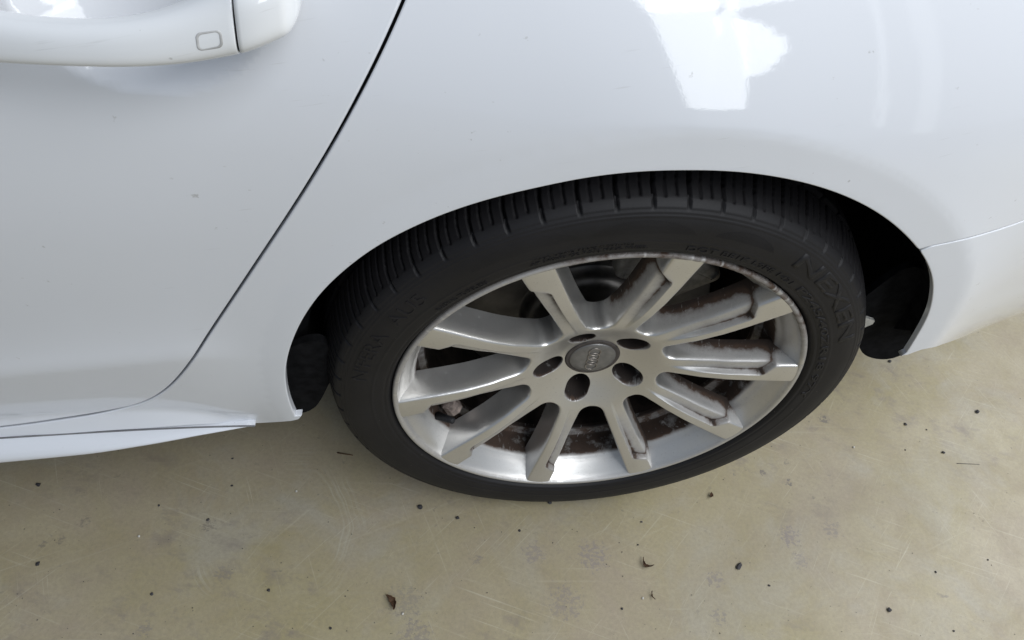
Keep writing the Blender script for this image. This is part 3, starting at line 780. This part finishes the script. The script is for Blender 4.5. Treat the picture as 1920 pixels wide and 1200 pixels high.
# brake disc and caliper (fixed to the car)
P = [(.030, .105), (.070, .105), (.078, .108), (.081, .116), (.083, .128), (.0855, .1285), (.163, .1285), (.165, .130), (.165, .150), (.10, .152)]
V, F = lathe(P, 160, cz=HZ); tag(mesh_obj('brake_disc', V, [tuple(reversed(f)) for f in F], M['disc'], car), label='dull grey brake disc behind the spokes')
out = [(.180 * math.cos(R(a)), HZ + .180 * math.sin(R(a))) for a in np.linspace(38, 88, 14)] + [(.108 * math.cos(R(a)), HZ + .108 * math.sin(R(a))) for a in np.linspace(86, 40, 12)]
bm = bmesh.new(); V, F = prism(out, 0.083, 0.165)
vs = [bm.verts.new(v) for v in V]; [bm.faces.new([vs[i] for i in f]) for f in F]
bmesh.ops.recalc_face_normals(bm, faces=bm.faces)
bmesh.ops.bevel(bm, geom=[e for e in bm.edges if e.calc_face_angle(0) > 0.6], offset=0.012, segments=4, affect='EDGES', profile=0.6)
me = bpy.data.meshes.new('brake_caliper'); bm.to_mesh(me); bm.free(); me.polygons.foreach_set('use_smooth', [True] * len(me.polygons)); me.materials.append(M['caliper'])
o = bpy.data.objects.new('brake_caliper', me); C.objects.link(o); o.parent = car

# tyre: sidewall + tread as one skin with real grooves
SIDE = np.array([(.2405, .014), (.2425, .0105), (.2452, .0050), (.2480, .0000), (.2505, -.0034), (.2525, -.0040), (.2545, -.0040), (.2565, -.0052), (.264, -.0062), (.274, -.0068), (.284, -.0066), (.292, -.0052), (.2990, -.0025), (.3040, .0002), (.3075, .0028), (.3098, .0058)])
def side_y(r): return np.interp(r, _sp[:, 0], _sp[:, 1])
_sp = catmull(SIDE, 0.0012)
k = _sp[:, 0]; rid = np.zeros(len(k))
for (rc, wd, hgt) in ((.2680, .0010, .0006), (.2975, .0009, .0007), (.3010, .0009, .0007), (.3050, .0009, .0006)):
    rid += hgt * np.exp(-((k - rc) / wd) ** 2)
_sp2 = _sp.copy(); _sp2[:, 1] -= rid
NP = 58; NT = NP * 30
ytr = np.r_[np.arange(0.0070, 0.100, 0.0014), np.arange(0.100, 0.238, 0.006)]
def crown(y):
    q = np.clip(np.abs(y - 0.122) / 0.115, 0, 1.05); return 0.3268 - 0.0162 * q ** 3.0
A = np.arange(NT) / NT * 2 * math.pi; V = []
def groove(ph, c, wd):     # ph in pitches
    d = np.abs((ph - c + 0.5) % 1.0 - 0.5) * (2 * math.pi * 0.32 / NP); return sm((wd / 2 + 0.0009 - d) / 0.0011)
for (r, y) in _sp2:
    ph = A / (2 * math.pi) * NP
    yy = y + 0.0075 * groove(ph, 0.0, 0.0026) * float(sm((r - 0.3020) / 0.005))
    V.append(np.stack([r * np.cos(A), yy, r * np.sin(A)], 1))
for y in ytr:
    ph = A / (2 * math.pi) * NP + 7.0 * np.clip(y - 0.02, 0, 0.2) ** 1.25 * 1.8
    dep = 0.0065 * groove(ph, 0.0, 0.0026) * (y < 0.105)
    dep = np.maximum(dep, 0.0032 * groove(ph, 0.36, 0.0011) * sm((y - 0.0088) / 0.002) * (y < 0.056))
    dep = np.maximum(dep, 0.0032 * groove(ph, 0.68, 0.0009) * sm((y - 0.0070) / 0.002) * (y < 0.050))
    for (yc, hw) in ((0.0605, 0.0042), (0.100, 0.006), (0.15, 0.006)):
        dep = np.maximum(dep, 0.0068 * sm((hw + 0.0008 - abs(y - yc)) / 0.0012))
    r = crown(y) - dep
    V.append(np.stack([r * np.cos(A), np.full(NT, y), r * np.sin(A)], 1))
for (r, y) in ((.312, .236), (.300, .245), (.28, .252), (.26, .248), (.243, .236)):
    V.append(np.stack([r * np.cos(A), np.full(NT, y), r * np.sin(A)], 1))
n = len(V); V = np.concatenate(V)
V[:, 2] = np.maximum(V[:, 2], -HZ + 0.0006)
me = bpy.data.meshes.new('tyre')
I, J = np.meshgrid(np.arange(n - 1), np.arange(NT), indexing='ij'); J2 = (J + 1) % NT
Fq = np.stack([I * NT + J, (I + 1) * NT + J, (I + 1) * NT + J2, I * NT + J2], -1).reshape(-1, 4)
me.vertices.add(len(V)); me.vertices.foreach_set('co', V.astype(np.float32).ravel())
me.loops.add(Fq.size); me.loops.foreach_set('vertex_index', Fq.astype(np.int32).ravel())
me.polygons.add(len(Fq)); me.polygons.foreach_set('loop_start', np.arange(0, Fq.size, 4, dtype=np.int32))
me.polygons.foreach_set('loop_total', np.full(len(Fq), 4, np.int32)); me.update(calc_edges=True); me.validate()
me.polygons.foreach_set('use_smooth', [True] * len(me.polygons)); me.materials.append(M['rubber'])
o = bpy.data.objects.new('tyre', me); C.objects.link(o); o.parent = wheel
tag(o, label='worn black low profile tyre with lettering')

# lettering moulded on the sidewall, running clockwise with its feet to the hub
def lettering(text, rb, h, th_start, th_end, raise_=0.0009, bold=0.02, squeeze=True, shear=0.0):
    cu = bpy.data.curves.new('t', 'FONT'); cu.body = text; cu.size = 1.0; cu.offset = bold; cu.shear = shear; cu.resolution_u = 3
    ob = bpy.data.objects.new('t', cu); C.objects.link(ob)
    dg = bpy.context.evaluated_depsgraph_get(); mm = bpy.data.meshes.new_from_object(ob.evaluated_get(dg))
    bpy.data.objects.remove(ob); bpy.data.curves.remove(cu)
    bm = bmesh.new(); bm.from_mesh(mm); bpy.data.meshes.remove(mm)
    bmesh.ops.subdivide_edges(bm, edges=[e for e in bm.edges if e.calc_length() > 0.15], cuts=2)
    xs = [v.co.x for v in bm.verts]; x0, x1 = min(xs), max(xs); ys = [v.co.y for v in bm.verts]; y0, y1 = min(ys), max(ys)
    r = bmesh.ops.extrude_face_region(bm, geom=bm.faces[:])
    top = set(g_ for g_ in r['geom'] if isinstance(g_, bmesh.types.BMVert))
    for v in bm.verts:
        a = R(th_start) + (v.co.x - x0) / (x1 - x0) * R(th_end - th_start); rr = rb + (v.co.y - y0) / (y1 - y0) * h
        yy = float(side_y(rr)) - (raise_ if v in top else -0.0012)
        v.co = Vector((rr * math.cos(a), yy, rr * math.sin(a)))
    bmesh.ops.recalc_face_normals(bm, faces=bm.faces)
    me = bpy.data.meshes.new('lettering'); bm.to_mesh(me); bm.free(); me.materials.append(M['letter'])
    o = bpy.data.objects.new('lettering', me); C.objects.link(o); o.parent = wheel
    return o
lettering('NEXEN', 0.2765, 0.0180, 59.5, 23.5, 0.00055, 0.02)
lettering("N'FERA", 0.2765, 0.0165, 172.0, 154.0, 0.0008, 0.0)
lettering('AU5', 0.2765, 0.0150, 150.5, 139.5, 0.0008, 0.0)
lettering('P245/40ZR18 97Y', 0.2572, 0.0085, 51, -2, 0.0008, 0.02)
lettering('DOT BE1K L9PE 1421', 0.2575, 0.0062, 84, 54, 0.0008, 0.0)
lettering('MAX. LOAD 730kg (1609LBS.)', 0.2632, 0.0046, 116, 95.5, 0.0007, 0.0)
lettering('AT 340kPa (50 P.S.I.) MAX. PRESS.', 0.2572, 0.0046, 117, 92.5, 0.0007, 0.0)
lettering('RADIAL TUBELESS', 0.2572, 0.0050, 141, 127, 0.0006, 0.0)
# fine ribbed arcs on the upper sidewall
def ribs(th0, th1, r0, r1, n):
    V, F = [], []
    for i in range(n):
        u = i / (n - 1); t = th0 + (th1 - th0) * u; env = math.sin(math.pi * u) ** 0.6
        ra, rb = r0, r0 + (r1 - r0) * env + 0.0008; ta = R(t); w_ = 0.0004 / 0.285
        k0 = len(V)
        for rr, hh in ((ra, 0.0), ((ra + rb) / 2, 0.0), (rb, 0.0)):
            for s, up in ((-1, -0.0003), (0, 0.00055), (1, -0.0003)):
                V.append((rr * math.cos(ta + s * w_), float(side_y(rr)) - up * 0.45, rr * math.sin(ta + s * w_)))
        for a in (0, 3):
            for b in (0, 1): F.append((k0 + a + b, k0 + a + b + 1, k0 + a + b + 4, k0 + a + b + 3))
    o = mesh_obj('sidewall_ribs', V, F, M['rubber'], wheel); o['kind'] = 'stuff'
ribs(128, 106, 0.2800, 0.2925, 110); ribs(104, 84, 0.2790, 0.2925, 100); ribs(80, 66, 0.2800, 0.2910, 70)

# ------------------------------------------------------------------ debris on the floor
M['pebble'] = plain('dark_pebble', (0.030, 0.028, 0.030), 0.6, 0, 0.5, 300, 0.5, 0.4)
M['pale'] = plain('pale_chip', (0.55, 0.53, 0.48), 0.7, 0, 0.4, 300, 0.2)
M['leaf'] = plain('dry_leaf', (0.075, 0.040, 0.020), 0.75, 0, 0.3, 160, 0.55, 0.3)
def pebble(name, u, v, size, label, material=None, flat=0.6, seed=0, long=1.0):
    p = on_ground(u, v); rs = np.random.RandomState(seed + int(u) * 7 + int(v)); bm = bmesh.new()
    bmesh.ops.create_icosphere(bm, subdivisions=2, radius=1.0); a = rs.rand() * 6.28
    dirs = rs.randn(6, 3); dirs /= np.linalg.norm(dirs, axis=1)[:, None]; hs_ = 0.55 + 0.35 * rs.rand(6)
    for vt in bm.verts:
        c = np.array(vt.co); f = 1.0
        for d, h in zip(dirs, hs_):
            q = c @ d
            if q > h: c = c - d * (q - h)
        c = c * (1 + 0.06 * rs.randn()); vt.co = Vector((c[0] * long, c[1], c[2] * flat)) * (size / 2)
    zmin = min(vt.co.z for vt in bm.verts)
    for vt in bm.verts: vt.co.z -= zmin + size * 0.03
    me = bpy.data.meshes.new(name); bm.to_mesh(me); bm.free(); me.materials.append(material or M['pebble'])
    o = bpy.data.objects.new(name, me); C.objects.link(o); o.location = (p[0], p[1], 0); o.rotation_euler = (0, 0, a)
    return tag(o, label, 'pebble', 'grit scattered on the floor')
S = 0.0066
pebs = [(787, 952, 1.25, 'largest dark pebble on the floor left below the tyre'),
        (858, 972, 0.85, 'round dark pebble just right of the largest one below the tyre'),
        (1031, 942, 1.0, 'angular dark pebble lying right beneath the lowest point of the tyre'),
        (72, 910, 1.0, 'dark pebble at the left edge just below the side skirt'),
        (72, 1057, 0.95, 'flat dark pebble at the left edge ringed by a pale rub mark'),
        (285, 1114, 0.7, 'small dark pebble on the floor at lower left below the pale swirl'),
        (504, 1107, 0.7, 'small dark pebble left of the dry curled leaf at lower middle'),
        (390, 975, 0.6, 'tiny dark pebble inside the pale swirl on the floor'),
        (298, 948, 0.5, 'tiny dark pebble at the top of the pale swirl'),
        (435, 911, 0.5, 'tiny dark pebble in the shade below the end of the side skirt'),
        (1667, 1144, 1.2, 'round black pebble alone at lower right of the floor'),
        (1832, 773, 1.15, 'black pebble at the far right below the bumper'),
        (1697, 796, 0.8, 'small black pebble left of the far right one below the bumper'),
        (1768, 849, 0.85, 'angular black pebble at right below the bumper pebbles'),
        (1668, 678, 0.9, 'dark pebble right under the corner of the bumper and arch liner'),
        (1737, 806, 0.45, 'tiny black speck between the pebbles below the bumper'),
        (1697, 844, 0.4, 'tiny black speck left of the angular pebble at right'),
        (1203, 979, 0.5, 'tiny dark speck on the floor below the right of the tyre'),
        (1196, 1022, 0.45, 'tiny dark speck above the curved brown leaf fragment'),
        (974, 995, 0.55, 'tiny dark speck left of centre below the tyre bottom'),
        (1754, 1073, 0.55, 'small dark speck at right above the round black pebble'),
        (1788, 1183, 0.5, 'small dark speck at the lower right corner'),
        (1442, 1098, 0.5, 'small dark speck at lower middle right of the black chip'),
        (620, 1178, 0.6, 'small dark chip at the bottom edge left of the dry leaf'),
        (1166, 1141, 0.55, 'small dark speck below the curved brown leaf fragment'),
        (1852, 1050, 0.45, 'tiny dark speck at the right edge in mid floor'),
        (436, 860, 0.5, 'tiny dark speck on the shaded floor under the sill')]
for i, (u, v, s, lab) in enumerate(pebs): pebble('pebble', u, v, S * s, lab, seed=i, long=1.0 + 0.35 * ((i * 37) % 5) / 5)
for i, (u, v, lab) in enumerate([(261, 1006, 'white grain of grit left of the pale swirl on the floor'), (556, 922, 'white grain of grit on the shaded floor under the sill'),
                                 (755, 1151, 'white grain of grit beside the dry curled leaf'), (1600, 839, 'white grain of grit on the floor below the right of the tyre'),
                                 (1205, 1122, 'white grain of grit below the curved brown leaf fragment')]):
    pebble('grit_grain', u, v, S * 0.55, lab, M['pale'], 0.8, i)
pebble('rubber_chip', 1385, 1062, S * 1.1, 'short black rubber chip on the floor right of the leaf fragments', None, 0.5, 3, 1.9)

def leaf(name, u, v, length, width, rot, curl, label, bend=0.0, seed=0):
    p = on_ground(u, v); rs = np.random.RandomState(seed); n, m = 17, 9; V = []
    for i in range(n):
        s = i / (n - 1); wv = width * (math.sin(math.pi * min(1, s * 0.97 + 0.03)) ** 0.8) * (1 + 0.14 * rs.randn())
        cx = (s - 0.5) * length; cy = bend * (s - 0.5) ** 2 * length * 2
        for j in range(m):
            q = (j / (m - 1) - 0.5) * 2; a = q * curl
            V.append((cx, cy + wv / 2 * math.sin(a) / max(math.sin(curl), 0.6), wv / 2 * (1 - math.cos(a)) * 1.3 + 0.0006 + 0.0010 * abs(rs.randn()) + 0.003 * abs(s - 0.5) * 2))
    o = mesh_obj(name, V, grid_faces(n, m), M['leaf']); o.location = (p[0], p[1], 0); o.rotation_euler = (0, 0, rot)
    md = o.modifiers.new('thick', 'SOLIDIFY'); md.thickness = 0.0005
    return tag(o, label, 'leaf', 'dry leaf bits on the floor')
leaf('dry_leaf', 736, 1128, 0.0235, 0.0090, R(118), 1.2, 'dry curled brown leaf on the floor at lower middle', 0.35, 1)
leaf('leaf_fragment', 1209, 1062, 0.0185, 0.0050, R(-42), 1.4, 'curved brown leaf fragment on the floor below the tyre', 0.9, 2)
leaf('leaf_fragment', 1333, 930, 0.0090, 0.0060, R(70), 1.0, 'small brown leaf crumb on the floor right below the tyre', 0.3, 3)
leaf('leaf_fragment', 1222, 1118, 0.0125, 0.0014, R(-80), 1.4, 'thin dark leaf sliver on the floor below the curved leaf fragment', 0.3, 4)
p = on_ground(647, 852); V, F = tube((-0.012, 0, 0.0012), (0.012, 0, 0.0014), 0.0010, 0.0007, 8)
o = mesh_obj('twig', V, F, M['leaf']); o.location = (p[0], p[1], 0); o.rotation_euler = (0, 0, R(-12)); tag(o, 'thin dark twig on the shaded floor in front of the tyre', 'twig')
p = on_ground(1815, 870); V, F = tube((-0.021, 0, 0.0005), (0.021, 0, 0.0005), 0.0005, 0.0003, 8)
o = mesh_obj('twig', V, F, M['pebble']); o.location = (p[0], p[1], 0); o.rotation_euler = (0, 0, R(-4)); tag(o, 'hair thin dark fibre on the floor at far right', 'twig')

# uncountable fine grit
rs = np.random.RandomState(11); V, F = [], []
base = [(1, 0, 0), (-1, 0, 0), (0, 1, 0), (0, -1, 0), (0, 0, 1), (0, 0, -1)]
oct_f = [(0, 2, 4), (2, 1, 4), (1, 3, 4), (3, 0, 4), (2, 0, 5), (1, 2, 5), (3, 1, 5), (0, 3, 5)]
for i in range(380):
    u, v = rs.rand() * 2000 - 40, 780 + 430 * rs.rand() ** 0.7
    p = on_ground(u, v); s = 0.0004 + 0.0008 * rs.rand() ** 3; a = rs.rand() * 3; k = len(V)
    for b in base:
        x, y, z = b; x2 = x * math.cos(a) - y * math.sin(a) * 0.7; y2 = x * math.sin(a) + y * math.cos(a) * 0.7
        V.append((p[0] + s * x2, p[1] + s * y2, s * 0.6 + s * 0.6 * z))
    F += [tuple(k + q for q in f) for f in oct_f]
o = mesh_obj('fine_grit', V, F, M['pebble'], smooth=False); tag(o, 'fine dark grit strewn over the concrete floor', 'grit', kind='stuff')
